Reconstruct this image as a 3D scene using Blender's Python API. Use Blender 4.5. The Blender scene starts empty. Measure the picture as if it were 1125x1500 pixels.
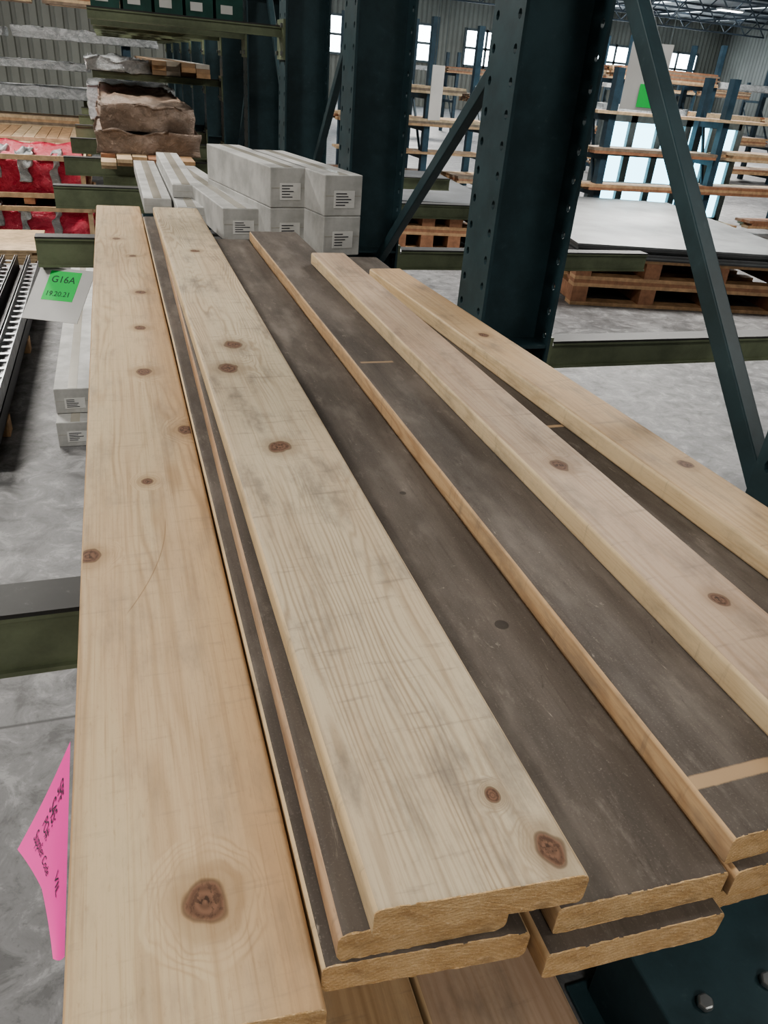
import bpy, bmesh, math, random
from mathutils import Vector, Matrix, noise as mnoise
random.seed(7)
scene = bpy.context.scene
COL = scene.collection
try: scene.view_settings.look = 'AgX - Medium High Contrast'
except Exception: pass

# ------------------------------------------------------------------ camera
CAMZ = 1.62
Yc = Vector((-412, 680, -1100)).normalized()
Zc = Vector((162, 1950, 1100)).normalized()
Zc = (Zc - Yc * Zc.dot(Yc)).normalized()
Xc = Yc.cross(Zc)
cam_d = bpy.data.cameras.new("camera")
cam = bpy.data.objects.new("camera", cam_d); COL.objects.link(cam)
M = Matrix((Xc, Yc, Zc)).to_4x4()
M.translation = Vector((0, 0, CAMZ))
cam.matrix_world = M
cam_d.sensor_fit = 'VERTICAL'; cam_d.sensor_height = 36.0
cam_d.lens = 36.0 * 1100 / 1500
cam_d.clip_start = 0.02; cam_d.clip_end = 300
scene.camera = cam

# ------------------------------------------------------------------ node helpers
class NT:
    def __init__(self, name):
        self.mat = bpy.data.materials.new(name); self.mat.use_nodes = True
        self.t = self.mat.node_tree; self.n = self.t.nodes; self.l = self.t.links
        self.n.clear()
        self.out = self.n.new('ShaderNodeOutputMaterial')
        self.b = self.n.new('ShaderNodeBsdfPrincipled')
        self.l.new(self.b.outputs[0], self.out.inputs[0])
        self.tc = self.n.new('ShaderNodeTexCoord')
    def set(self, sock, v):
        if isinstance(v, bpy.types.NodeSocket): self.l.new(v, sock)
        elif isinstance(v, (tuple, list)) and len(v) == 3 and sock.type == 'RGBA': sock.default_value = (*v, 1)
        else: sock.default_value = v
    def m(self, op, a, b=0.0, c=None, clamp=False):
        x = self.n.new('ShaderNodeMath'); x.operation = op; x.use_clamp = clamp
        self.set(x.inputs[0], a); self.set(x.inputs[1], b)
        if c is not None: self.set(x.inputs[2], c)
        return x.outputs[0]
    def mr(self, v, a, b, c=0.0, d=1.0, smooth=True):
        x = self.n.new('ShaderNodeMapRange'); x.interpolation_type = 'SMOOTHSTEP' if smooth else 'LINEAR'
        self.set(x.inputs['Value'], v)
        for k, val in (('From Min', a), ('From Max', b), ('To Min', c), ('To Max', d)): self.set(x.inputs[k], val)
        return x.outputs['Result']
    def mix(self, f, a, b, mode='MIX'):
        x = self.n.new('ShaderNodeMixRGB'); x.blend_type = mode
        self.set(x.inputs[0], f); self.set(x.inputs[1], a); self.set(x.inputs[2], b)
        return x.outputs[0]
    def scale(self, vec, s, off=(0, 0, 0)):
        x = self.n.new('ShaderNodeMapping'); self.l.new(vec, x.inputs[0])
        x.inputs['Scale'].default_value = s; x.inputs['Location'].default_value = off
        return x.outputs[0]
    def noise(self, vec, s=1.0, detail=2.0, rough=0.5, dist=0.0):
        x = self.n.new('ShaderNodeTexNoise'); self.l.new(vec, x.inputs['Vector'])
        x.inputs['Scale'].default_value = s; x.inputs['Detail'].default_value = detail
        x.inputs['Roughness'].default_value = rough; x.inputs['Distortion'].default_value = dist
        return x.outputs[0]
    def sep(self, vec):
        x = self.n.new('ShaderNodeSeparateXYZ'); self.l.new(vec, x.inputs[0]); return x.outputs
    def bump(self, h, s=0.2, d=0.001):
        x = self.n.new('ShaderNodeBump'); x.inputs['Strength'].default_value = s; x.inputs['Distance'].default_value = d
        self.l.new(h, x.inputs['Height']); self.l.new(x.outputs[0], self.b.inputs['Normal'])
    def fin(self, col, rough=0.6, metal=0.0, spec=0.5):
        self.set(self.b.inputs['Base Color'], col); self.set(self.b.inputs['Roughness'], rough)
        self.b.inputs['Metallic'].default_value = metal
        self.b.inputs['Specular IOR Level'].default_value = spec
        return self.mat

def simple(name, col, rough=0.6, metal=0.0, var=0.25, scale=8.0, emit=None):
    t = NT(name)
    n = t.noise(t.tc.outputs['Object'], scale, 4, 0.6)
    f = t.mr(n, 0.3, 0.7)
    d = tuple(c * (1 - var) for c in col); l = tuple(min(1, c * (1 + var * 0.6)) for c in col)
    c = t.mix(f, d, l)
    t.bump(n, 0.08, 0.002)
    if emit:
        t.set(t.b.inputs['Emission Color'], emit[:3]); t.b.inputs['Emission Strength'].default_value = emit[3]
    return t.fin(c, rough, metal)

def wood(name, light, dark, knots=(), freq=110.0, seed=0.0, strength=0.5, warp=0.06, knotcol=(0.11, 0.062, 0.040), stain=0.3, pink=(0.62, 0.40, 0.27), edge=None, mid=0.02, scratch=None):
    t = NT(name)
    o = t.tc.outputs['Object']
    x, y, z = t.sep(o)
    n1 = t.noise(t.scale(o, (7, 0.8, 7), (seed, seed * 2, 0)), 1, 2, 0.5)
    nmid = t.noise(t.scale(o, (16, 2.2, 16), (seed, 7, 0)), 1, 2, 0.5)
    nfine = t.noise(t.scale(o, (60, 4, 60), (seed, 0, 0)), 1, 3, 0.6)
    xw = t.m('ADD', x, t.m('MULTIPLY', t.m('SUBTRACT', n1, 0.5), warp * 2))
    xw = t.m('ADD', xw, t.m('MULTIPLY', t.m('SUBTRACT', nmid, 0.5), mid * 2))
    xw = t.m('ADD', xw, t.m('MULTIPLY', t.m('SUBTRACT', nfine, 0.5), 0.008))
    F = t.m('MULTIPLY', xw, freq)
    nk = t.noise(t.scale(o, (45, 30, 45), (seed, 3, 0)), 1, 1, 0.5)
    ds = []
    for (kx, ky, r) in knots:
        dx = t.m('SUBTRACT', x, kx); dy = t.m('MULTIPLY', t.m('SUBTRACT', y, ky), 0.85)
        d = t.m('SQRT', t.m('ADD', t.m('MULTIPLY', dx, dx), t.m('MULTIPLY', dy, dy)))
        d = t.m('ADD', d, t.m('MULTIPLY', t.m('SUBTRACT', nk, 0.5), r * 0.9))
        mk = t.mr(d, r * 1.0, r * 3.4, 1, 0)
        F = t.m('ADD', t.m('MULTIPLY', F, t.m('SUBTRACT', 1.0, mk)), t.m('MULTIPLY', t.m('MULTIPLY', d, 3.0 / r), mk))
        ds.append((d, r))
    line = t.m('POWER', t.m('ADD', t.m('MULTIPLY', t.m('SINE', t.m('MULTIPLY', F, 6.2832)), 0.5), 0.5), 3.0)
    amp = t.mr(t.noise(t.scale(o, (16, 1.6, 16), (4 + seed, 1, 0)), 1, 4), 0.38, 0.66, 0.06, 1.0)
    streak = t.noise(t.scale(o, (350, 5, 350), (seed, 0, 0)), 1, 3, 0.6)
    streak2 = t.noise(t.scale(o, (90, 1.2, 90), (seed, 4, 0)), 1, 3, 0.6)
    tone = t.noise(t.scale(o, (9, 1.1, 9), (seed * 3, 5, 0)), 1, 3, 0.55)
    c = t.mix(t.mr(tone, 0.35, 0.7), light, pink)
    if edge:
        c = t.mix(t.mr(x, edge[0], edge[1], 0, 0.45), c, edge[2])
    c = t.mix(t.mr(streak2, 0.48, 0.72, 0, 0.4), c, dark)
    c = t.mix(t.m('MULTIPLY', t.m('MULTIPLY', line, strength), amp), c, dark)
    c = t.mix(t.mr(streak, 0.5, 0.75, 0, 0.4), c, dark)
    st = t.noise(t.scale(o, (14, 5, 14), (seed, 9, 0)), 1, 6, 0.7)
    c = t.mix(t.mr(st, 0.46, 0.74, 0, stain), c, (0.16, 0.138, 0.118))
    scr = t.noise(t.scale(o, (9, 70, 9), (seed, 19, 0)), 1, 4, 0.65)
    c = t.mix(t.mr(scr, 0.56, 0.72, 0, stain * 0.6), c, (0.16, 0.135, 0.115))
    fz = t.noise(t.scale(o, (260, 60, 260), (seed, 2, 0)), 1, 4, 0.7)
    c = t.mix(t.mr(fz, 0.55, 0.75, 0, 0.28), c, tuple(v * 0.8 for v in dark))
    for d, r in ds:
        halo = t.mr(d, r * 0.9, r * 2.8, 0.5, 0.0)
        c = t.mix(halo, c, tuple(v * 0.8 for v in dark))
        core = t.mr(d, r * 0.80, r * 1.05, 1, 0)
        ring = t.m('ADD', t.m('MULTIPLY', t.m('SINE', t.m('MULTIPLY', d, 16.0 / r)), 0.25), 0.4)
        kc = t.mix(ring, knotcol, tuple(min(1, v * 2.1) for v in knotcol))
        dn = t.noise(t.scale(o, (190, 110, 160), (seed, 1, 0)), 1, 4, 0.6)
        kc = t.mix(t.m('MULTIPLY', t.mr(dn, 0.50, 0.60, 0, 0.85), t.mr(d, 0, r, 1.0, 0.3)), kc, (0.03, 0.018, 0.012))
        c = t.mix(core, c, kc)
        rim = t.m('MULTIPLY', t.mr(d, r * 0.8, r * 0.97, 0, 0.55), t.mr(d, r * 0.99, r * 1.15, 1, 0))
        c = t.mix(rim, c, (0.07, 0.035, 0.02))
    if scratch:   # a knife/handling scratch along a shallow curve
        ya, yb, yc_, xa, s1, c2 = scratch
        t1 = t.m('SUBTRACT', y, ya); t2 = t.m('SUBTRACT', y, yb)
        px = t.m('ADD', xa, t.m('ADD', t.m('MULTIPLY', t1, s1), t.m('MULTIPLY', t.m('MULTIPLY', t1, t2), c2)))
        dd = t.m('ABSOLUTE', t.m('SUBTRACT', x, px))
        mk = t.m('MULTIPLY', t.mr(dd, 0.0003, 0.0012, 0.6, 0), t.m('MULTIPLY', t.mr(y, ya, ya + 0.02), t.mr(y, yc_ - 0.03, yc_, 1, 0)))
        c = t.mix(mk, c, (0.20, 0.12, 0.06))
    t.bump(fz, 0.25, 0.0006)
    return t.fin(c, 0.65, 0, 0.25)

def darktop(name, seed, bands=(), knots=(), base=(0.105, 0.088, 0.074)):
    t = NT(name); o = t.tc.outputs['Object']; x, y, z = t.sep(o)
    n = t.noise(t.scale(o, (8, 1.6, 8), (seed, 0, 0)), 1, 6, 0.65)
    s = t.noise(t.scale(o, (220, 6, 220), (seed, 0, 0)), 1, 3, 0.6)
    g = t.noise(t.scale(o, (420, 420, 420), (seed, 0, 0)), 1, 2)
    c = t.mix(t.mr(n, 0.3, 0.72), tuple(v * 0.66 for v in base), tuple(v * 1.3 for v in base))
    c = t.mix(t.mr(s, 0.5, 0.8, 0, 0.4), c, tuple(v * 0.5 for v in base))
    c = t.mix(t.mr(g, 0.56, 0.75, 0, 0.35), c, tuple(v * 2.2 for v in base))
    du = t.noise(t.scale(o, (11, 4, 11), (seed, 14, 0)), 1, 5, 0.6)
    c = t.mix(t.mr(du, 0.48, 0.72, 0, 0.40), c, (0.25, 0.222, 0.195))
    sc = t.noise(t.scale(o, (25, 9, 25), (seed, 4, 0)), 1, 7, 0.72)
    c = t.mix(t.mr(sc, 0.54, 0.76, 0, 0.42), c, (0.30, 0.265, 0.23))
    dr = t.noise(t.scale(o, (60, 14, 60), (seed, 8, 0)), 1, 5, 0.75, 1.5)
    c = t.mix(t.mr(dr, 0.62, 0.72, 0, 0.45), c, (0.42, 0.37, 0.31))
    c = t.mix(t.mr(dr, 0.28, 0.40, 0.5, 0), c, tuple(v * 0.4 for v in base))
    for (ky, kw, x0, x1, f) in bands:
        yy = t.m('ADD', y, t.m('MULTIPLY', t.m('SUBTRACT', sc, 0.5), 0.006))
        b = t.m('MULTIPLY', t.mr(yy, ky - kw, ky - kw * 0.7), t.mr(yy, ky + kw * 0.7, ky + kw, 1, 0))
        b = t.m('MULTIPLY', b, t.m('MULTIPLY', t.mr(x, x0, x0 + 0.004), t.mr(x, x1 - 0.004, x1, 1, 0)))
        c = t.mix(t.m('MULTIPLY', b, f), c, (0.44, 0.31, 0.19))
    for (kx, ky, r) in knots:
        dx = t.m('SUBTRACT', x, kx); dy = t.m('SUBTRACT', y, ky)
        d = t.m('SQRT', t.m('ADD', t.m('MULTIPLY', dx, dx), t.m('MULTIPLY', dy, dy)))
        c = t.mix(t.mr(d, r * 0.85, r, 0.75, 0), c, tuple(v * 0.35 for v in base))
    t.bump(g, 0.2, 0.0006)
    return t.fin(c, t.mr(sc, 0.3, 0.7, 0.62, 0.82), 0, 0.25)

EDGE = wood("wood_edge_tan", (0.58, 0.41, 0.245), (0.33, 0.19, 0.10), freq=160, seed=2.3, strength=0.5, stain=0.55, pink=(0.52, 0.35, 0.205))
EDGER = wood("wood_edge_rusty", (0.43, 0.27, 0.16), (0.24, 0.13, 0.065), freq=160, seed=3.3, strength=0.5, stain=0.55, pink=(0.50, 0.355, 0.24))
EDGE2 = wood("wood_edge_pale", (0.66, 0.53, 0.35), (0.43, 0.30, 0.175), freq=140, seed=5.1, strength=0.4, stain=0.5, pink=(0.60, 0.46, 0.29))
def endgrain():
    t = NT("wood_end_grain"); o = t.tc.outputs['Object']
    n = t.noise(t.scale(o, (30, 30, 60)), 1, 5, 0.7)
    s = t.noise(t.scale(o, (300, 300, 500)), 1, 3, 0.7)
    x, y, z = t.sep(o)
    r = t.m('SQRT', t.m('ADD', t.m('MULTIPLY', x, x), t.m('POWER', t.m('ADD', z, 0.12), 2.0)))
    r = t.m('ADD', r, t.m('MULTIPLY', t.m('SUBTRACT', n, 0.5), 0.008))
    ln = t.m('ADD', t.m('MULTIPLY', t.m('SINE', t.m('MULTIPLY', r, 1300.0)), 0.5), 0.5)
    c = t.mix(t.mr(n, 0.3, 0.7), (0.55, 0.36, 0.18), (0.72, 0.52, 0.30))
    c = t.mix(t.m('MULTIPLY', ln, 0.25), c, (0.36, 0.20, 0.09))
    c = t.mix(t.mr(s, 0.50, 0.72, 0, 0.6), c, (0.84, 0.66, 0.45))
    sm = t.noise(t.scale(o, (22, 22, 40), (3, 0, 0)), 1, 3, 0.6)
    c = t.mix(t.mr(sm, 0.53, 0.7, 0, 0.4), c, (0.22, 0.13, 0.07))
    t.bump(s, 0.9, 0.003)
    return t.fin(c, 0.85, 0, 0.2)
END = endgrain()

# ------------------------------------------------------------------ mesh builder
class MB:
    def __init__(self): self.v = []; self.f = []; self.mi = []; self.mats = []
    def mid(self, mat):
        if mat not in self.mats: self.mats.append(mat)
        return self.mats.index(mat)
    def box(self, x0, x1, y0, y1, z0, z1, mat, T=None):
        b = len(self.v)
        for z in (z0, z1):
            for (x, y) in ((x0, y0), (x1, y0), (x1, y1), (x0, y1)):
                p = Vector((x, y, z)); self.v.append(T @ p if T else p)
        for q in ((0, 3, 2, 1), (4, 5, 6, 7), (0, 1, 5, 4), (1, 2, 6, 5), (2, 3, 7, 6), (3, 0, 4, 7)):
            self.f.append([b + i for i in q]); self.mi.append(self.mid(mat))
    def bar(self, a, b_, w, h, mat, up=Vector((0, 0, 1))):
        a = Vector(a); b_ = Vector(b_); d = b_ - a; L = d.length; d.normalize()
        s = d.cross(up).normalized(); u = s.cross(d).normalized()
        T = Matrix((s, d, u)).transposed().to_4x4(); T.translation = a
        self.box(-w / 2, w / 2, 0, L, -h / 2, h / 2, mat, T)
    def cyl(self, c, axis, r, h, mat, n=12):
        c = Vector(c); axis = Vector(axis).normalized()
        q = axis.to_track_quat('Z', 'Y').to_matrix()
        b = len(self.v)
        for k in (0, 1):
            for i in range(n):
                a = 2 * math.pi * i / n
                self.v.append(c + q @ Vector((r * math.cos(a), r * math.sin(a), h * k)))
        m = self.mid(mat)
        for i in range(n):
            j = (i + 1) % n
            self.f.append([b + i, b + j, b + n + j, b + n + i]); self.mi.append(m)
        self.f.append([b + i for i in range(n)][::-1]); self.mi.append(m)
        self.f.append([b + n + i for i in range(n)]); self.mi.append(m)
    def mesh(self, name):
        me = bpy.data.meshes.new(name); me.from_pydata([tuple(v) for v in self.v], [], self.f)
        for m in self.mats: me.materials.append(m)
        for p, i in zip(me.polygons, self.mi): p.material_index = i
        me.update(); return me
    def obj(self, name, parent=None, bevel=0, loc=(0, 0, 0), rz=0):
        o = bpy.data.objects.new(name, self.mesh(name)); COL.objects.link(o)
        o.location = loc; o.rotation_euler[2] = rz
        if bevel:
            m = o.modifiers.new("bevel", 'BEVEL'); m.width = bevel; m.segments = 2; m.limit_method = 'ANGLE'
        if parent: o.parent = parent
        return o
def empty(name, loc=(0, 0, 0)):
    e = bpy.data.objects.new(name, None); COL.objects.link(e); e.location = loc; e.empty_display_size = 0.1; return e

# ------------------------------------------------------------------ boards
T = 0.038
L = [0.984, 1.022, 1.060, 1.098]
def board(name, xc, w, y0, y1, layer, top, side, yaw=0.0, rad=0.0065, seed=0, endskew=0.0, thick=T):
    prof = []
    hw = w / 2
    for (cx, cz, a0) in ((hw - rad, -rad, 0), (-hw + rad, -rad, 90), (-hw + rad, -thick + rad, 180), (hw - rad, -thick + rad, 270)):
        for k in range(6):
            a = math.radians(a0 + 90 * k / 5)
            prof.append((cx + rad * math.cos(a), cz + rad * math.sin(a)))
    full = []
    for i, p in enumerate(prof):
        q = prof[(i + 1) % len(prof)]; full.append(p)
        if math.hypot(q[0] - p[0], q[1] - p[1]) > 0.05:
            for k in range(1, 40): full.append((p[0] + (q[0] - p[0]) * k / 40, p[1] + (q[1] - p[1]) * k / 40))
    prof = full
    n = len(prof); me = bpy.data.meshes.new(name); bm = bmesh.new()
    Lg = y1 - y0; ys = [0, 0.0008, 0.006] + [0.006 + (Lg - 0.012) * i / 40 for i in range(1, 40)] + [Lg - 0.006, Lg - 0.0015, Lg]
    rings = []
    for k, yy in enumerate(ys):
        ring = []
        sc = 0.0004 if k in (0, len(ys) - 1) else (0.0001 if k in (1, len(ys) - 2) else 0)
        for (px, pz) in prof:
            wob = mnoise.noise(Vector((seed * 5 + px * 0.5, yy * 2.2, 0.3))) * 0.0010
            ex = 1 - sc / hw; ez = 1 - sc / (thick / 2)
            rg = 0; dz = 0
            if k <= 1:
                rg = mnoise.noise(Vector((px * 120 + seed * 7, pz * 20, 1))) * 0.0010 + mnoise.noise(Vector((px * 500 + seed * 7, 0, 1))) * 0.0005
                dz = -abs(mnoise.noise(Vector((px * 300 + seed, pz * 60, 4)))) * 0.0007 * (1 if pz > -thick / 2 else -1) if k == 0 else 0
            ring.append(bm.verts.new((px * ex + wob, yy + rg + endskew * px * (1 if yy < Lg / 2 else 0), -thick / 2 + (pz + thick / 2) * ez + dz)))
        rings.append(ring)
    for kk, (a, b) in enumerate(zip(rings, rings[1:])):
        for i in range(n):
            j = (i + 1) % n
            bm.faces.new((a[i], a[j], b[j], b[i]))
    bm.faces.new(rings[0]); bm.faces.new(rings[-1][::-1])
    bmesh.ops.recalc_face_normals(bm, faces=bm.faces)
    bm.to_mesh(me); bm.free()
    for m in (top, side, END): me.materials.append(m)
    for p in me.polygons:
        nz = p.normal.z; p.use_smooth = abs(p.normal.y) < 0.4
        p.material_index = 2 if abs(p.normal.y) > 0.4 else (0 if nz > 0.75 else 1)
    o = bpy.data.objects.new(name, me); COL.objects.link(o)
    o.location = (xc, y0, L[layer] if isinstance(layer, int) else layer); o.rotation_euler[2] = yaw
    return o

k6 = 1.0635; Y0 = 0.306
KL = [(0.016, 0.385, 0.0175), (0.02, 1.63, 0.017), (0.083, 1.316, 0.017), (0.004, 1.126, 0.009), (-0.083, 0.921, 0.015), (0.025, 1.948, 0.015), (0.038, 2.285, 0.015), (-0.017, 3.03, 0.014), (0.03, 2.75, 0.012)]
w_left = wood("pine_board_warm", (0.525, 0.42, 0.275), (0.29, 0.185, 0.10), [(a * k6, b * k6 - Y0, r) for a, b, r in KL],
    freq=44, seed=1.7, strength=0.5, warp=0.17, mid=0.03, pink=(0.49, 0.365, 0.235), stain=0.38, edge=(0.03, 0.09, (0.50, 0.30, 0.15)),
    scratch=(0.826 - Y0, 0.92 - Y0, 1.078 - Y0, -0.042, 0.436, -1.077))
w_top = wood("pine_board_pale", (0.515, 0.44, 0.32), (0.28, 0.205, 0.13),
    [(0.302 - .2315, 0.332 - .31, 0.0135), (0.045, 0.085, 0.007), (-0.007, 1.142 - .31, 0.018), (-0.041, 1.53 - .31, 0.021), (-0.010, 1.684 - .31, 0.020), (0.0, 2.35, 0.015)], freq=100, seed=6.2, strength=0.65, warp=0.11, mid=0.028, stain=0.7, pink=(0.475, 0.38, 0.265))
w_c = wood("pine_board_pink", (0.50, 0.39, 0.29), (0.33, 0.225, 0.145), [(-0.004, 0.931 + .1, 0.014), (0.012, 0.567 + .1, 0.011)], freq=90, seed=9.4, strength=0.45, pink=(0.44, 0.325, 0.24), stain=0.58)
w_e = wood("pine_board_tan", (0.51, 0.38, 0.24), (0.33, 0.215, 0.12), [(0.0, 1.6, 0.012), (0.02, 0.9, 0.012)], freq=80, seed=12.4, strength=0.5, stain=0.58, pink=(0.48, 0.335, 0.20))

board("pine_board", 0.0015, 0.196, Y0, 3.98, 0, w_left, EDGE, seed=1, endskew=-0.1)
board("pine_board", 0.2315, 0.184, 0.311, 3.50, 2, w_top, EDGE2, seed=2, endskew=-0.09, rad=0.008)
board("dark_faced_board", 0.1945, 0.184, 0.318, 3.72, 0, darktop("dark_face_a", 1.0), EDGE2, seed=3, endskew=-0.1, rad=0.008)
board("dark_faced_board", 0.1895, 0.150, 0.323, 3.48, 1, darktop("dark_face_b", 2.0), EDGER, seed=4, endskew=-0.06, yaw=-0.011, rad=0.010)
board("dark_faced_board", 0.3865, 0.172, 0.297, 3.06, 1, darktop("dark_face_c", 3.0, knots=[(0.033, 0.366, 0.010), (0.02, 0.72, 0.006)]), EDGE, seed=5, endskew=-0.05)
board("dark_faced_board", 0.3800, 0.180, 0.282, 3.0, 0, darktop("dark_face_d", 4.0), EDGE, seed=6, endskew=-0.05)
board("dark_faced_board", 0.5610, 0.184, 0.300, 3.02, 2, darktop("dark_face_e", 5.0, bands=[(0.062, 0.009, -0.1, 0.1, 0.9), (1.24, 0.006, -0.08, 0.0, 0.6)], base=(0.118, 0.100, 0.086)), EDGE, seed=7)
board("dark_faced_board", 0.571, 0.184, 0.29, 3.0, 1, darktop("dark_face_f", 6.0), EDGE, seed=8)
board("dark_faced_board", 0.571, 0.184, 0.30, 3.0, 0, darktop("dark_face_g", 6.5), EDGE, seed=9)
board("pine_board", 0.6420, 0.114, -0.10, 2.48, 3, w_c, EDGE2, seed=11)
board("dark_faced_board", 0.760, 0.184, 0.1, 2.60, 2, darktop("dark_face_h", 7.0, bands=[(1.155 - .1, 0.006, -0.05, 0.06, 0.8)]), EDGE, seed=12)
board("dark_faced_board", 0.760, 0.184, 0.1, 2.60, 1, darktop("dark_face_i", 8.0), EDGE, seed=13)
board("dark_faced_board", 0.760, 0.184, 0.1, 2.60, 0, darktop("dark_face_j", 9.0), EDGE, seed=14)
board("pine_board", 0.885, 0.105, 0.0, 2.27, 3, w_e, EDGE2, seed=15, yaw=0.050)
for i, (xc, y0) in enumerate(((-0.01, .2), (0.15, .28), (0.31, .12))):
    board("pine_board", xc, 0.155, y0 - .3, 3.1, 0.77, (w_c, w_e, w_c)[i], EDGE2, seed=20 + i)
    board("pine_board", xc, 0.155, y0 - .3, 3.1, 0.732, w_e, EDGE2, seed=30 + i)

# ------------------------------------------------------------------ rack
def paint(name, col, wear=(0.3, 0.3, 0.28), rough=0.42, amt=0.3):
    t = NT(name); o = t.tc.outputs['Object']
    n = t.noise(o, 5, 6, 0.7); s = t.noise(o, 40, 5, 0.7)
    c = t.mix(t.mr(n, 0.3, 0.7), tuple(v * 0.7 for v in col), tuple(v * 1.2 for v in col))
    c = t.mix(t.mr(s, 0.62, 0.72, 0, amt), c, wear)
    t.bump(s, 0.05, 0.001)
    return t.fin(c, rough, 0, 0.5)
TEAL = paint("teal_painted_steel", (0.030, 0.060, 0.070), (0.09, 0.12, 0.13))
OLIVE = paint("olive_painted_steel", (0.15, 0.175, 0.11), (0.07, 0.07, 0.055))
SCUFF = paint("scuffed_arm_top", (0.035, 0.035, 0.033), (0.13, 0.13, 0.12), 0.55, 0.5)
BOLT = simple("zinc_bolt", (0.35, 0.36, 0.36), 0.35, 0.8)

rack = empty("cantilever_rack")
def perforated(mb, x0, x1, y0, y1, z1, pitch, mat):
    cols = [(y0, y0 + 0.055, True), (y0 + 0.055, y1 - 0.055, False), (y1 - 0.055, y1, True)]
    nz = int(z1 / pitch); m = mb.mid(mat)
    for (a, b, hole) in cols:
        if not hole:
            mb.box(x0, x1, a, b, 0, nz * pitch, mat); continue
        for k in range(nz):
            za, zb = k * pitch, (k + 1) * pitch; cy, cz = (a + b) / 2, (za + zb) / 2
            outer = [(b, cz), (b, zb), (cy, zb), (a, zb), (a, cz), (a, za), (cy, za), (b, za)]
            inner = [(cy + 0.010 * math.cos(math.pi / 4 * i), cz + 0.012 * math.sin(math.pi / 4 * i)) for i in range(8)]
            s = len(mb.v)
            for x in (x0, x1):
                for p in outer: mb.v.append(Vector((x, *p)))
                for p in inner: mb.v.append(Vector((x, *p)))
            for i in range(8):
                j = (i + 1) % 8
                for q in ((s + i, s + j, s + 8 + j, s + 8 + i), (s + 16 + j, s + 16 + i, s + 24 + i, s + 24 + j), (s + 8 + i, s + 8 + j, s + 24 + j, s + 24 + i), (s + j, s + i, s + 16 + i, s + 16 + j)):
                    mb.f.append(list(q)); mb.mi.append(m)
cm = MB()
perforated(cm, 0, 0.010, -0.0925, 0.0925, 3.45, 0.075, TEAL)
perforated(cm, 0.240, 0.250, -0.0925, 0.0925, 3.45, 0.075, TEAL)
cm.box(0.010, 0.240, -0.005, 0.005, 0, 3.45, TEAL)
for zz in (0.9, 2.0): cm.box(0.010, 0.240, -0.088, 0.088, zz, zz + 0.01, TEAL)
cmesh = cm.mesh("rack_column")
cols_y = [0.80, 2.11, 3.46] + [4.86 + 1.35 * i for i in range(8)]
cols_x = [1.0, 1.0] + [0.95] * 9
for i, y in enumerate(cols_y):
    o = bpy.data.objects.new("column_%d" % i, cmesh); COL.objects.link(o); o.parent = rack
    X = cols_x[i]; o.location = (X, y, 0.012)
    b = MB(); b.box(X - 0.07, X + 0.32, y - 0.14, y + 0.14, 0, 0.012, TEAL)
    b.box(0.25 if i else 0.72, X - 0.002, y - 0.07, y + 0.07, 0.012, 0.17, TEAL)
    if i == 0:
        b.box(0.74, 1.34, 0.25, 0.66, 0, 0.012, TEAL); b.box(0.78, 1.30, 0.30, 0.64, 0.012, 0.24, TEAL)
        for xx in (0.86, 1.0, 1.14): b.cyl((xx, 0.47, 0.24), (0, 0, 1), 0.016, 0.014, BOLT, 6)
    b.obj("column_base_%d" % i, rack, 0.004)

def arm(mb, x0, x1, y, ztop, h=0.11, w=0.075):
    xa, xb = min(x0, x1), max(x0, x1)
    mb.box(xa, xb, y - w / 2, y + w / 2, ztop - 0.007, ztop, SCUFF)
    mb.box(xa, xb, y - w / 2, y + w / 2, ztop - h, ztop - h + 0.008, OLIVE)
    mb.box(xa, xb, y - w / 2 + 0.008, y - w / 2 + 0.014, ztop - h + 0.008, ztop - 0.007, OLIVE)
    mb.box(xa, xb, y - w / 2, y - w / 2 + 0.008, ztop - 0.014, ztop - 0.007, OLIVE)
def conn(mb, x, y, ztop, s):
    mb.box(min(x, x + s * 0.012), max(x, x + s * 0.012), y - 0.09, y + 0.09, ztop - 0.16, ztop + 0.03, OLIVE)
    for dy in (-0.065, 0.065):
        for dz in (-0.13, 0.0): mb.cyl((x + s * 0.012, y + dy, ztop + dz), (s, 0, 0), 0.012, 0.012, BOLT, 6)
ai = 0
def mkarm(y, z, side, tip, h=0.11, X=1.0):
    global ai
    mb = MB(); x0 = X if side < 0 else X + 0.25
    arm(mb, x0 + side * 0.012, tip, y, z, h); conn(mb, x0, y, z, side)
    mb.obj("arm_%d" % ai, rack); ai += 1
AZ = L[0] - T
for i, y in enumerate(cols_y):
    X = cols_x[i]
    yy = y + (0.15 if i == 0 else 0)
    if i == 0: mkarm(yy, AZ, -1, -0.75, X=X)
    elif i == 1: mkarm(yy, AZ, -1, 0.0, X=X)
    else: mkarm(yy, AZ, -1, -0.33, 0.12, X=X)
    mkarm(y, 0.694, -1, 0.0 - (0.1 if i > 3 else 0), X=X)
    if i in (1, 2, 3, 4): mkarm(y, AZ - 0.03, 1, 2.6, 0.09, X=X)
    if i >= 3: mkarm(y, 1.80, -1, -0.06, 0.055, X=X)
    if i >= 4: mkarm(y, 2.5, -1, -0.06, 0.055, X=X)
    if i >= 5: mkarm(y, 1.46, -1, -0.10, 0.055, X=X)
def brace(name, a, b_):
    br = MB(); br.bar(a, b_, 0.035, 0.042, TEAL); br.obj(name, rack, 0.003)
brace("brace_1", (1.10, 3.40, 0.84), (1.13, 2.16, 1.86))
brace("brace_2", (1.13, 0.93, 0.94), (1.13, 2.08, 2.16))
for k in range(2, 8):
    a, b = cols_y[k], cols_y[k + 1]
    brace("brace_%d" % (k + 1), (1.08, a + 0.03, 0.84 if k % 2 else 2.2), (1.08, b - 0.03, 2.2 if k % 2 else 0.84))
    brace("strut_%d" % (k + 1), (1.08, a + 0.03, 2.3), (1.08, b - 0.03, 2.3))

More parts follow.
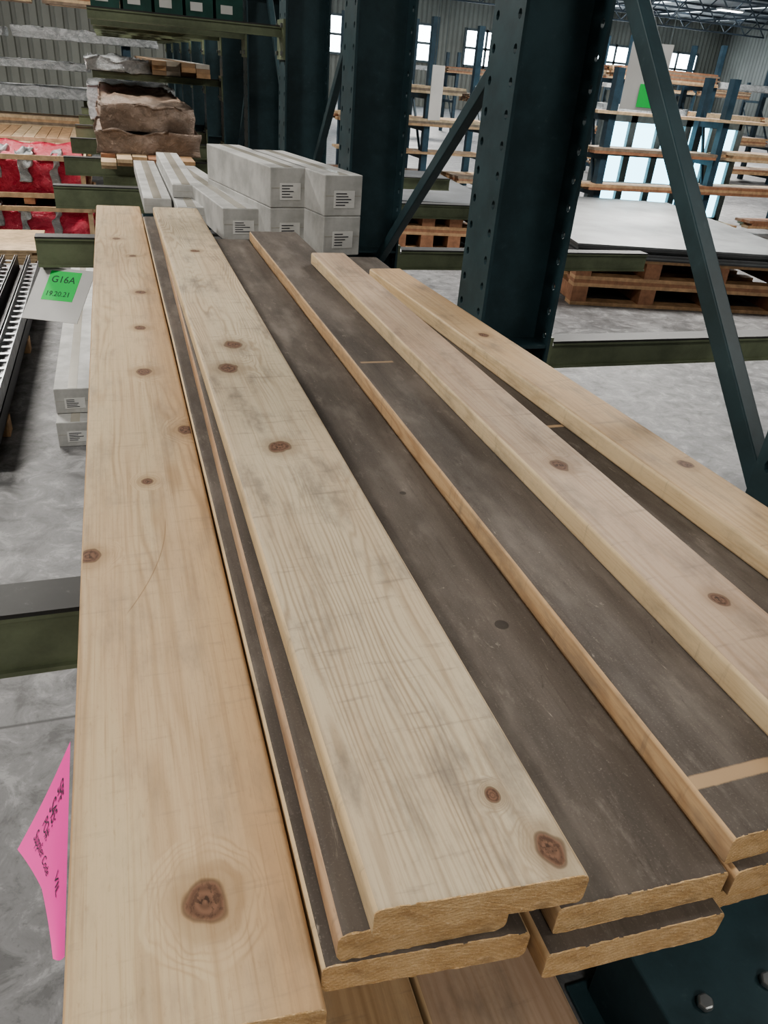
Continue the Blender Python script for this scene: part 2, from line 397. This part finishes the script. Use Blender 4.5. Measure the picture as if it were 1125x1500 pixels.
# ------------------------------------------------------------------ room
def concrete():
    t = NT("polished_concrete"); o = t.tc.outputs['Object']
    n = t.noise(o, 1.2, 8, 0.68, 0.6); n2 = t.noise(o, 9, 8, 0.72, 0.6); n3 = t.noise(o, 60, 4, 0.7)
    c = t.mix(t.mr(n, 0.3, 0.7), (0.125, 0.125, 0.128), (0.225, 0.225, 0.228))
    c = t.mix(t.mr(n2, 0.50, 0.64, 0, 0.55), c, (0.37, 0.37, 0.37))
    c = t.mix(t.mr(n2, 0.36, 0.50, 0.6, 0), c, (0.065, 0.065, 0.065))
    c = t.mix(t.mr(n3, 0.54, 0.75, 0, 0.5), c, (0.06, 0.06, 0.06))
    x, y, z = t.sep(o)
    j = t.m('ABSOLUTE', t.m('SUBTRACT', t.m('FRACT', t.m('MULTIPLY', t.m('ADD', y, 0.4), 0.24)), 0.5))
    c = t.mix(t.mr(j, 0.0, 0.0022, 0.8, 0), c, (0.05, 0.05, 0.05))
    t.bump(n2, 0.05, 0.003)
    return t.fin(c, t.mr(n, 0.3, 0.7, 0.42, 0.62), 0, 0.4)
def corrugated(name, col, pitch, axis):
    t = NT(name); o = t.tc.outputs['Object']; s = t.sep(o)
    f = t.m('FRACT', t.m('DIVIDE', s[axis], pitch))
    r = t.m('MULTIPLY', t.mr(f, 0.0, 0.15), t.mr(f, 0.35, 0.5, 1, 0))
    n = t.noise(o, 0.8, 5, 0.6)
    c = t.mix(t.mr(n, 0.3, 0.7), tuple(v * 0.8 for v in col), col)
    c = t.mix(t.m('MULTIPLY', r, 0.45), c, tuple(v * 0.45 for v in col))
    t.bump(r, 0.8, 0.04)
    return t.fin(c, 0.5)
WX0, WX1, WY0, WY1, WH = -10, 40, -8, 50, 6.2
def slab(name, x0, x1, y0, y1, z0, z1, mat):
    b = MB(); b.box(x0, x1, y0, y1, z0, z1, mat); return b.obj(name)
WALL = corrugated("corrugated_wall", (0.27, 0.28, 0.25), 0.3, 0)
WALLY = corrugated("corrugated_wall_side", (0.27, 0.28, 0.26), 0.3, 1)
slab("floor", WX0, WX1, WY0, WY1, -0.2, 0, concrete())
slab("ceiling", WX0, WX1, WY0, WY1, WH, WH + 0.1, corrugated("roof_deck", (0.50, 0.53, 0.56), 0.25, 0))
slab("wall_left", WX0 - 0.2, WX0, WY0, WY1, 0, WH, WALLY)
slab("wall_right", WX1, WX1 + 0.2, WY0, WY1, 0, WH, WALLY)
slab("wall_front", WX0, WX1, WY0 - 0.2, WY0, 0, WH, WALL)
slab("wall_back", WX0, WX1, WY1, WY1 + 0.2, 0, WH, WALL)
slab("wall_partition", WX0, 3.0, 24, 24.2, 0, WH, WALL)
GLOW = simple("daylit_glazing", (0.8, 0.85, 0.88), 0.3, 0, 0.05, 2, (0.85, 0.95, 1.0, 8.0))
FRAME = simple("window_frame_steel", (0.12, 0.15, 0.16), 0.5)
def window(k, x0, x1, y, z0, z1, nx, nz, g=GLOW, fw=0.07):
    e = MB()
    e.box(x0, x1, y - 0.04, y - 0.02, z0, z1, g)
    for i in range(nx + 1):
        x = x0 + (x1 - x0) * i / nx; e.box(x - fw, x + fw, y - 0.1, y, z0 - fw, z1 + fw, FRAME)
    for i in range(nz + 1):
        z = z0 + (z1 - z0) * i / nz; e.box(x0, x1, y - 0.1, y, z - fw * 0.9, z + fw * 0.9, FRAME)
    e.obj("window_%d" % k)
for k, (a, b_) in enumerate(((12, 19), (21, 28), (30, 38))): window(k + 1, a, b_, WY1, 2.4, 4.3, 5, 2)
SKY = simple("added_skylight_strip", (0.8, 0.85, 0.88), 0.4, 0, 0.05, 2, (0.86, 0.94, 1.0, 2.4))  # glowing roof strips added to brighten the deck and lift the ambient light
for k in range(9):
    x = 5.0 + 4.0 * k
    slab("window_%d" % (k + 5), x, x + 0.9, 9, WY1 - 1, WH - 0.012, WH - 0.002, SKY)
TR = simple("truss_steel", (0.06, 0.08, 0.10), 0.5)
for k in range(9):
    y = 8 + k * 4.8; b = MB(); x0, x1 = 3.5, WX1 - 0.1
    b.box(x0, x1, y - 0.05, y + 0.05, WH - 0.12, WH - 0.02, TR); b.box(x0, x1, y - 0.05, y + 0.05, WH - 0.85, WH - 0.77, TR)
    n = 24
    for i in range(n):
        a = x0 + (x1 - x0) * i / n; c = x0 + (x1 - x0) * (i + 1) / n; m_ = (a + c) / 2
        b.bar((a, y, WH - 0.8), (m_, y, WH - 0.1), 0.05, 0.05, TR); b.bar((m_, y, WH - 0.1), (c, y, WH - 0.8), 0.05, 0.05, TR)
    b.obj("roof_truss")
b = MB()
for k in range(9):
    b.box(4 + k * 4, 4.12 + k * 4, 6, WY1 - 0.1, WH - 0.22, WH - 0.121, TR)
b.obj("roof_purlins")

# ------------------------------------------------------------------ lamps
LAMP = simple("lamp_lens", (0.9, 0.9, 0.9), 0.3, 0, 0.02, 2, (1, 0.98, 0.94, 12.0))
HOUS = simple("lamp_housing", (0.5, 0.5, 0.5), 0.4, 0.5)
def lamp(x, y, z, power, size, tint=(1, 0.96, 0.90)):
    e = empty("high_bay_lamp", (x, y, z))
    b = MB(); b.box(-0.62, 0.62, -0.2, 0.2, 0.03, 0.10, HOUS); b.box(-0.58, 0.58, -0.16, 0.16, 0.01, 0.03, LAMP)
    b.cyl((0, 0, 0.1), (0, 0, 1), 0.01, max(0.05, WH - z - 0.1), HOUS, 6)
    b.obj("housing", e)
    ld = bpy.data.lights.new("lamp", 'AREA'); ld.shape = 'RECTANGLE'; ld.size = size; ld.size_y = size * 0.7
    ld.energy = power; ld.color = tint
    lo = bpy.data.objects.new("light", ld); COL.objects.link(lo); lo.parent = e; lo.location = (0, 0, -0.02)
    return e
lamp(-3.0, 1.6, 4.3, 170, 0.9)
lamp(-0.5, -3.2, 4.2, 130, 1.4)  # added fill lamp behind the camera, lights the board ends
lamp(-2.2, 7.5, 4.9, 340, 1.4)
lamp(3.8, -1.0, 5.2, 80, 1.8)  # added fill from the front right, also for the board ends
lamp(5.5, 5.5, 5.0, 400, 1.8)
lamp(-2.5, 15, 5.0, 560, 1.8)
lamp(9, 13, 5.0, 650, 2.0)
lamp(17, 22, 5.2, 1000, 2.5)
lamp(27, 34, 5.2, 1400, 3)
lamp(12, 34, 5.2, 1200, 3)
w = bpy.data.worlds.new("world"); scene.world = w; w.use_nodes = True
w.node_tree.nodes['Background'].inputs[0].default_value = (0.7, 0.8, 0.9, 1); w.node_tree.nodes['Background'].inputs[1].default_value = 0.3

# ------------------------------------------------------------------ cartons and bundles
WHITE = simple("white_cardboard", (0.47, 0.47, 0.455), 0.6, 0, 0.22, 9)
LABEL = simple("label_paper", (0.66, 0.66, 0.64), 0.6, 0, 0.03, 3)
INK = simple("label_ink", (0.05, 0.05, 0.06), 0.7, 0, 0.1, 3)
TAPE = simple("packing_tape", (0.40, 0.38, 0.33), 0.25, 0, 0.1, 5)
def carton(x, y, z, w, l, h, rz, lab=True):
    b = MB(); b.box(0, w, 0, l, 0, h, WHITE)
    o = b.obj("white_carton", None, 0.004, (x, y, z), rz)
    d = MB(); d.box(w / 2 - 0.02, w / 2 + 0.02, 0.004, l - 0.004, h, h + 0.0008, TAPE)
    d.box(0.005, w - 0.005, -0.0008, 0, h * 0.49, h * 0.505, TAPE)
    if lab:
        d.box(w * 0.25, w * 0.8, -0.0014, 0, h * 0.2, h * 0.62, LABEL)
        for i in range(5):
            zz = h * (0.26 + i * 0.07); d.box(w * 0.3, w * (0.5 + 0.22 * random.random()), -0.0022, -0.0014, zz, zz + h * 0.025, INK)
    d.obj("tape_and_label", o)
    return o
r = math.radians(11)
ca, sa = math.cos(r), math.sin(r)
bx, by = 0.60, 3.30
for i in range(2):
    for j in range(2):
        ox = i * 0.172; yo = -0.10 * i
        carton(bx + ca * ox - sa * yo, by + sa * ox + ca * yo - 0.10 * i, AZ + j * 0.156, 0.168, 0.85, 0.155, r)
carton(bx - 0.18, by + 0.12, AZ, 0.168, 1.4, 0.13, math.radians(6))
carton(bx - 0.34, by + 0.50, AZ, 0.13, 1.7, 0.07, 0, False)
carton(bx - 0.48, by + 0.72, AZ, 0.13, 1.5, 0.07, 0, False)
carton(bx - 0.34, by + 0.75, AZ + .071, 0.13, 1.4, 0.06, 0, False)
for i in range(3):
    for j in range(2):
        carton(-0.36 + i * 0.17, 3.45 + 0.1 * j, j * 0.125, 0.165, 2.6, 0.123, 0, i == 0)

def wrapmat(name, col, col2, rough):
    t = NT(name); o = t.tc.outputs['Object']
    n = t.noise(t.scale(o, (7, 4, 11)), 1, 6, 0.7, 1.5); n2 = t.noise(t.scale(o, (25, 9, 30)), 1, 5, 0.7, 2.0)
    c = t.mix(t.mr(n, 0.35, 0.65), col, col2); c = t.mix(t.mr(n2, 0.58, 0.68, 0, 0.6), c, tuple(min(1, v * 1.6 + 0.1) for v in col2))
    t.bump(n2, 0.8, 0.03); return t.fin(c, rough)
KRAFT = wrapmat("kraft_paper_wrap", (0.27, 0.20, 0.155), (0.42, 0.315, 0.25), 0.4)
FOIL = wrapmat("plastic_sheeting", (0.34, 0.36, 0.37), (0.62, 0.64, 0.65), 0.2)
RED = wrapmat("red_plastic", (0.50, 0.025, 0.055), (0.70, 0.09, 0.14), 0.3)
def wrapbox(name, x0, x1, y0, y1, z0, z1, mat, amp=0.02, seed=0, parent=None):
    bm = bmesh.new(); me = bpy.data.meshes.new(name)
    bmesh.ops.create_cube(bm, size=1.0)
    bmesh.ops.subdivide_edges(bm, edges=bm.edges[:], cuts=13, use_grid_fill=True)
    sx, sy, sz = x1 - x0, y1 - y0, z1 - z0
    for v in bm.verts:
        p = Vector((v.co.x * sx, v.co.y * sy, v.co.z * sz))
        q = Vector((p.x * 9 + seed, p.y * 5, p.z * 9))
        dz = mnoise.noise(q) * amp; dx = mnoise.noise(q + Vector((9, 3, 1))) * amp; dy = mnoise.noise(q + Vector((1, 7, 5))) * amp
        if v.co.z < -0.45: dz = 0
        v.co = p + Vector((dx, dy, dz - (amp if v.co.z > 0.45 else 0)))
    bm.to_mesh(me); bm.free(); me.materials.append(mat)
    for p in me.polygons: p.use_smooth = True
    o = bpy.data.objects.new(name, me); COL.objects.link(o); o.location = ((x0 + x1) / 2, (y0 + y1) / 2, (z0 + z1) / 2)
    if parent: o.parent = parent
    return o
LUM = [simple("lumber_%d" % i, c, 0.7, 0, 0.25, 14) for i, c in enumerate(((0.48, 0.31, 0.18), (0.57, 0.43, 0.28), (0.33, 0.17, 0.10), (0.25, 0.19, 0.14)))]
def lumber(name, x0, x1, y0, y1, z0, nz, bw, bh, axis='Y', parent=None, mats=LUM[:2], jit=0.12):
    b = MB()
    lo, hi = (x0, x1) if axis == 'Y' else (y0, y1)
    n = max(1, int((hi - lo) / bw))
    for k in range(nz):
        for i in range(n):
            a = lo + i * bw + 0.003; c = a + bw - 0.006; j0 = random.uniform(0, jit); j1 = random.uniform(0, 0.1); z = z0 + k * bh
            m = random.choice(mats)
            if axis == 'Y': b.box(a, c, y0 + j0, y1 - j1, z, z + bh - 0.001, m)
            else: b.box(x0 + j0, x1 - j1, a, c, z, z + bh - 0.001, m)
    return b.obj(name, parent)
e = empty("kraft_wrapped_lumber_bundle")
lumber("boards", -0.08, 0.62, 5.55, 9.3, AZ, 3, 0.10, 0.022, mats=LUM[:3], parent=e, jit=0.3)
wrapbox("wrap_lower", -0.10, 0.58, 5.9, 9.2, AZ + 0.06, AZ + 0.22, KRAFT, 0.03, 3, e)
wrapbox("wrap_upper", -0.06, 0.55, 5.95, 9.2, AZ + 0.20, AZ + 0.38, KRAFT, 0.03, 8, e)
wrapbox("plastic_wrapped_bundle", -0.2, 0.7, 9.6, 11.8, AZ, AZ + 0.36, FOIL, 0.03, 3)
GREEN = simple("dark_green_bin_plastic", (0.02, 0.08, 0.065), 0.4)
ub = MB()
for i in range(5):
    x = -0.05 + i * 0.2
    for (y, z) in ((6.15, 1.80), (6.6, 1.80)):
        ub.box(x, x + 0.18, y, y + 0.4, z, z + 0.22, GREEN); ub.box(x + 0.03, x + 0.11, y - 0.003, y, z + 0.08, z + 0.13, LABEL)
ub.obj("green_storage_bins", None, 0.003)
PALE = [simple("pale_lumber_a", (0.42, 0.38, 0.32), 0.6), simple("pale_lumber_b", (0.52, 0.50, 0.46), 0.6), simple("pale_lumber_c", (0.36, 0.25, 0.16), 0.6)]
for k in range(4):
    for q in range(3):
        x = -0.02 + 0.31 * q + random.uniform(-.02, .02)
        lumber("lumber_bundle", x, x + random.choice((0.18, 0.24)), 7.2 + k * 1.15 + random.uniform(-.05, .05), 8.25 + k * 1.15, 1.80, random.choice((1, 2, 3)), 0.06, 0.03, mats=PALE, jit=0.05)
wrapbox("plastic_wrapped_bundle", -0.15, 0.35, 7.5, 11.8, 1.46, 1.56, FOIL, 0.03, 13)
lumber("lumber_bundle", 0.37, 0.85, 7.45, 11.8, 1.46, 3, 0.12, 0.035, mats=PALE + LUM[:1])

# left: metal track bundles on floor
ALU = simple("galvanised_track", (0.32, 0.33, 0.34), 0.3, 0.7, 0.3, 10)
DRK = simple("black_track", (0.02, 0.02, 0.025), 0.35, 0.3)
b = MB()
for i in range(7):
    x = -0.66 - i * 0.085
    for k in range(2):
        z = 0.09 * k + 0.08; m = DRK if (i + k) % 2 == 0 else ALU
        ya = 3.2 + 0.05 * i + 0.06 * k
        b.box(x, x + 0.075, ya, 6.3, z, z + 0.004, m); b.box(x, x + 0.004, ya, 6.3, z, z + 0.08, m); b.box(x + 0.071, x + 0.075, ya, 6.3, z, z + 0.08, m)
        if m is ALU and k == 1:
            for s in range(26): b.box(x + 0.004, x + 0.071, ya + 0.1 + 0.11 * s, ya + 0.13 + 0.11 * s, z + 0.05, z + 0.054, ALU)
for y in (3.6, 4.8, 6.0): b.box(-1.25, -0.58, y, y + 0.09, 0, 0.08, LUM[0])
b.obj("metal_track_bundle")
b = MB()
for k in range(7): b.box(-1.3 + random.uniform(-.05, .05), -0.62 + random.uniform(-.06, .06), 6.5, 7.3, 0.1 + k * 0.02, 0.118 + k * 0.02, LUM[1])
for y in (6.6, 7.1): b.box(-1.25, -0.65, y, y + 0.09, 0, 0.1, LUM[0])
b.obj("plywood_sheet_pile")
def crate(x0, x1, y0, y1, z0, h):
    e = empty("timber_crate", (0, 0, 0)); b = MB(); s = 0.04
    for x in (x0, x1 - s):
        for y in (y0, y1 - s): b.box(x, x + s, y, y + s, z0 + 0.08, z0 + h - 0.04, LUM[1])
    for z in (z0 + 0.075, z0 + h - 0.02):
        for y in (y0 - 0.02, y1): b.box(x0, x1, y, y + 0.02, z - 0.02, z + 0.02, LUM[1])
        for x in (x0 - 0.02, x1): b.box(x, x + 0.02, y0, y1, z - 0.02, z + 0.02, LUM[1])
    for i in range(3):
        x = x0 + (x1 - x0 - 0.09) * i / 2; b.box(x, x + 0.09, y0, y1, z0, z0 + 0.05, LUM[0])
    b.box(x0, x1, y0, y1, z0 + 0.05, z0 + 0.07, LUM[0])
    b.obj("frame", e)
    wrapbox("contents", x0 + 0.03, x1 - 0.03, y0 + 0.03, y1 - 0.06, z0 + 0.07, z0 + h - 0.01, RED, 0.04, x0, e)
    for i in range(3):
        q = random.uniform(0, .1)
        wrapbox("film_%d" % i, x0 + 0.15 + 0.27 * i, x0 + 0.21 + 0.27 * i + q, y0 + 0.0, y0 + 0.5 + q * 3, z0 + 0.14 + q, z0 + h + q * .2, FOIL, 0.05, i + x0, e)
    return e
crate(-1.25, -0.22, 7.6, 9.2, 0, 0.38)
crate(-1.22, -0.25, 7.7, 9.2, 0.38, 0.40)
lumber("lumber_bundle", -1.3, -0.2, 9.4, 11.6, 0.55, 5, 0.12, 0.03)
b = MB()
for x in (-1.25, -0.4):
    for y in (9.6, 11.2): b.box(x, x + 0.1, y, y + 0.1, 0, 0.5, LUM[0])
for y in (9.6, 11.2): b.box(-1.3, -0.2, y, y + 0.1, 0.5, 0.55, LUM[0])
b.obj("timber_trestle")

# ------------------------------------------------------------------ background racks
BROWN = simple("rack_upright_blue", (0.035, 0.07, 0.10), 0.5)
def bgrack(x0, x1, y, levels, depth=1.0, ups=4, fill=0.8, top=3.2, mats=None, pw=0.25, qs=(1, 1, 2, 3)):
    e = empty("lumber_storage_rack"); b = MB()
    for i in range(ups):
        x = x0 + (x1 - x0) * i / (ups - 1)
        for yy in (y, y + depth): b.box(x - 0.05, x + 0.05, yy - 0.05, yy + 0.05, 0, top, BROWN)
        for z in levels: b.box(x - 0.03, x + 0.03, y, y + depth, z - 0.08, z, BROWN)
        b.bar((x, y, 0.3), (x, y + depth, 1.6), 0.03, 0.03, BROWN)
    b.obj("frame", e)
    for z in levels:
        xx = x0 - 0.3
        while xx < x1:
            ln = random.uniform(1.6, 3.2)
            if random.random() < fill:
                q = random.choice(qs); xe = min(xx + ln, x1 + 0.4)
                if random.random() > pw: lumber("boards", xx, xe, y - 0.12, y + depth * random.uniform(0.5, 0.9), z, q, 0.14, 0.035, 'X', e, mats or LUM)
                else: wrapbox("bundle", xx, xe, y - 0.12, y + 0.7 * depth, z, z + random.uniform(.10, .16), FOIL, 0.02, xx, e)
            xx += ln + 0.1
    return e
bgrack(-7.5, 0.3, 12.4, (0.3, 0.62, 0.98, 1.32, 1.66, 2.05, 2.5), 0.8, 5, 1.0, 3.4, pw=0.35, qs=(1, 2, 3, 3, 4))
bgrack(6.0, 13, 9.3, (0.10, 0.52, 0.95, 1.40), 0.5, 5, 0.9, 1.9, pw=0.0, qs=(1, 2, 3))
bgrack(3.6, 5.9, 12.5, (0.15, 0.55, 0.95, 1.4), 0.9, 3, 0.95, 2.4)
bgrack(10.5, 22, 16, (0.2, 0.8, 1.3, 1.9), 1.0, 6, 0.95, 2.7, qs=(3, 5, 7))
bgrack(8, 24, 27, (0.3, 1.0, 1.8), 1.0, 6, 0.9, 2.4, qs=(3, 5, 7))
ICE = simple("glowing_blue_panes", (0.45, 0.75, 0.85), 0.15, 0, 0.25, 3, (0.40, 0.82, 1.0, 4.5))  # blue panes behind the rack; their brightness is put in as emission
window(4, 6.45, 8.75, 10.2, 0.05, 1.34, 5, 3, ICE, 0.05)

SHEET = simple("grey_sheet_stack", (0.12, 0.125, 0.13), 0.45, 0.1, 0.3, 3)
SHEET2 = simple("grey_sheet_light", (0.18, 0.19, 0.195), 0.45, 0.1, 0.3, 3)
def pack(x, y, W, LN, rz, nsh=6):
    e = empty("sheet_pack_on_pallet", (x, y, 0)); e.rotation_euler[2] = rz
    b = MB()
    for zz in (0.0, 0.22):
        ny = int(LN / 1.2) + 1
        for i in range(ny): b.box(0, W, i * 1.2, i * 1.2 + 0.14, zz, zz + 0.03, LUM[0])
        for i in range(4): xx = (W - 0.14) * i / 3; b.box(xx, xx + 0.14, 0, LN, zz + 0.03, zz + 0.16, LUM[2])
        for i in range(int(LN / 0.3)): b.box(0, W, 0.3 * i, 0.3 * i + 0.14, zz + 0.16, zz + 0.19, LUM[0])
        if zz == 0.0:
            for i in range(ny): b.box(0, W, i * 1.2, i * 1.2 + 0.2, 0.19, 0.22, LUM[2])
    b.obj("pallet", e)
    b = MB()
    for k in range(nsh): b.box(-0.05 + random.uniform(-.02, .02), W + 0.1, -0.05 + random.uniform(-.03, .03), LN + 0.1, 0.41 + k * 0.02, 0.427 + k * 0.02, SHEET2 if k % 2 else SHEET)
    b.obj("sheets", e)
pack(3.68, 5.75, 2.0, 2.9, math.radians(-12))
pack(2.75, 7.9, 1.05, 2.6, math.radians(-6), 5)

# ------------------------------------------------------------------ tags
def text_obj(body, size, mat, name, parent, fn):
    cu = bpy.data.curves.new(name, 'FONT'); cu.body = body; cu.size = size
    to = bpy.data.objects.new(name + "_tmp", cu); COL.objects.link(to)
    bpy.context.view_layer.update()
    me = bpy.data.meshes.new_from_object(to.evaluated_get(bpy.context.evaluated_depsgraph_get()))
    bpy.data.objects.remove(to)
    for v in me.vertices: v.co = fn(v.co)
    me.materials.clear(); me.materials.append(mat)
    o = bpy.data.objects.new(name, me); COL.objects.link(o); o.parent = parent
    return o
NEON = simple("fluorescent_green_label", (0.03, 0.62, 0.12), 0.6, 0, 0.05, 3)
CARD = simple("white_placard", (0.55, 0.55, 0.54), 0.5, 0, 0.08, 3)
def placard(loc, w, h, rot, t1, t2):
    b = MB(); b.box(-w / 2, w / 2, -h / 2, h / 2, 0, 0.002, CARD)
    b.box(-w * 0.28, w * 0.28, -h * 0.12, h * 0.44, 0.002, 0.003, NEON)
    o = b.obj("rack_location_placard", None, 0, loc); o.rotation_euler = rot
    text_obj(t1, w * 0.18, INK, "code_text", o, lambda c: Vector((c.x - w * 0.22, c.y + h * 0.22, 0.0035)))
    text_obj(t2, w * 0.13, INK, "date_text", o, lambda c: Vector((c.x - w * 0.24, c.y - h * 0.04, 0.0035)))
    return o
placard((-0.262, 3.345, 0.735), 0.25, 0.25, (math.radians(42), math.radians(-2), math.radians(-30)), "G16A", "19.20.21")
def hang(x, y, z, w, h, lab, tilt=0):
    e = empty("hanging_sign", (x, y, z)); e.rotation_euler[2] = tilt
    b = MB(); b.box(-w / 2, w / 2, 0, 0.004, -h / 2, h / 2, CARD)
    if lab: b.box(-w * 0.1, w * 0.42, -0.004, -0.001, -h * 0.45, -h * 0.1, NEON)
    for s in (-0.4, 0.4): b.cyl((w * s, 0.002, h / 2), (0, 0, 1), 0.003, WH - z - h / 2, FRAME, 6)
    b.obj("panel_and_cords", e)
hang(4.40, 6.4, 1.76, 0.34, 0.50, True, -0.5)
hang(2.34, 6.0, 1.52, 0.16, 0.36, False, 0.6)

# pink tag
PINK = simple("fluorescent_pink_tag", (0.85, 0.08, 0.38), 0.6, 0, 0.05, 3)
P0 = Vector((-.1000, .631, .978)); P1 = Vector((-.152, .5455, .930)); P2 = Vector((-.122, .4916, .943)); P3 = Vector((-.110, .412, .951)); P4 = Vector((-.0985, .402, .966))
def S(u, v):
    inner = P0.lerp(P4, v)
    if v < 0.5: s = v / 0.5; outer = P1.lerp(P2, s)
    else: s = (v - 0.5) / 0.5; outer = P2.lerp(P3, s)
    sm = (1 - v) ** 2 * P1 + 2 * v * (1 - v) * P2 + v * v * P3
    outer = outer.lerp(sm, 0.6)
    p = inner.lerp(outer, u)
    p.z -= 0.004 * math.sin(math.pi * u)
    return p
bm = bmesh.new(); me = bpy.data.meshes.new("pink_shipping_tag")
nu, nv = 14, 18
grid = [[bm.verts.new(S(i / nu, j / nv)) for j in range(nv + 1)] for i in range(nu + 1)]
for i in range(nu):
    for j in range(nv): bm.faces.new((grid[i][j], grid[i + 1][j], grid[i + 1][j + 1], grid[i][j + 1]))
bm.to_mesh(me); bm.free(); me.materials.append(PINK)
for p in me.polygons: p.use_smooth = True
tag = bpy.data.objects.new("pink_shipping_tag", me); COL.objects.link(tag)
def tagmap(u0, v0):
    def fn(c):
        u = min(1, max(0, u0 - c.y / 0.075)); v = min(1, max(0, v0 + c.x / 0.20))
        e1 = S(min(1, u + .02), v) - S(max(0, u - .02), v); e2 = S(u, min(1, v + .02)) - S(u, max(0, v - .02))
        nrm = e1.cross(e2).normalized()
        if nrm.z < 0: nrm = -nrm
        return S(u, v) + nrm * 0.0007
    return fn
for body, sz, u0, v0 in (("SPF", 0.015, 0.28, 0.12), ("S4S:", 0.017, 0.47, 0.13), ("PO#:", 0.013, 0.63, 0.14), ("Supplier Code", 0.0125, 0.80, 0.12), ("VIL", 0.018, 0.55, 0.56)):
    text_obj(body, sz, INK, "tag_text", tag, tagmap(u0, v0))
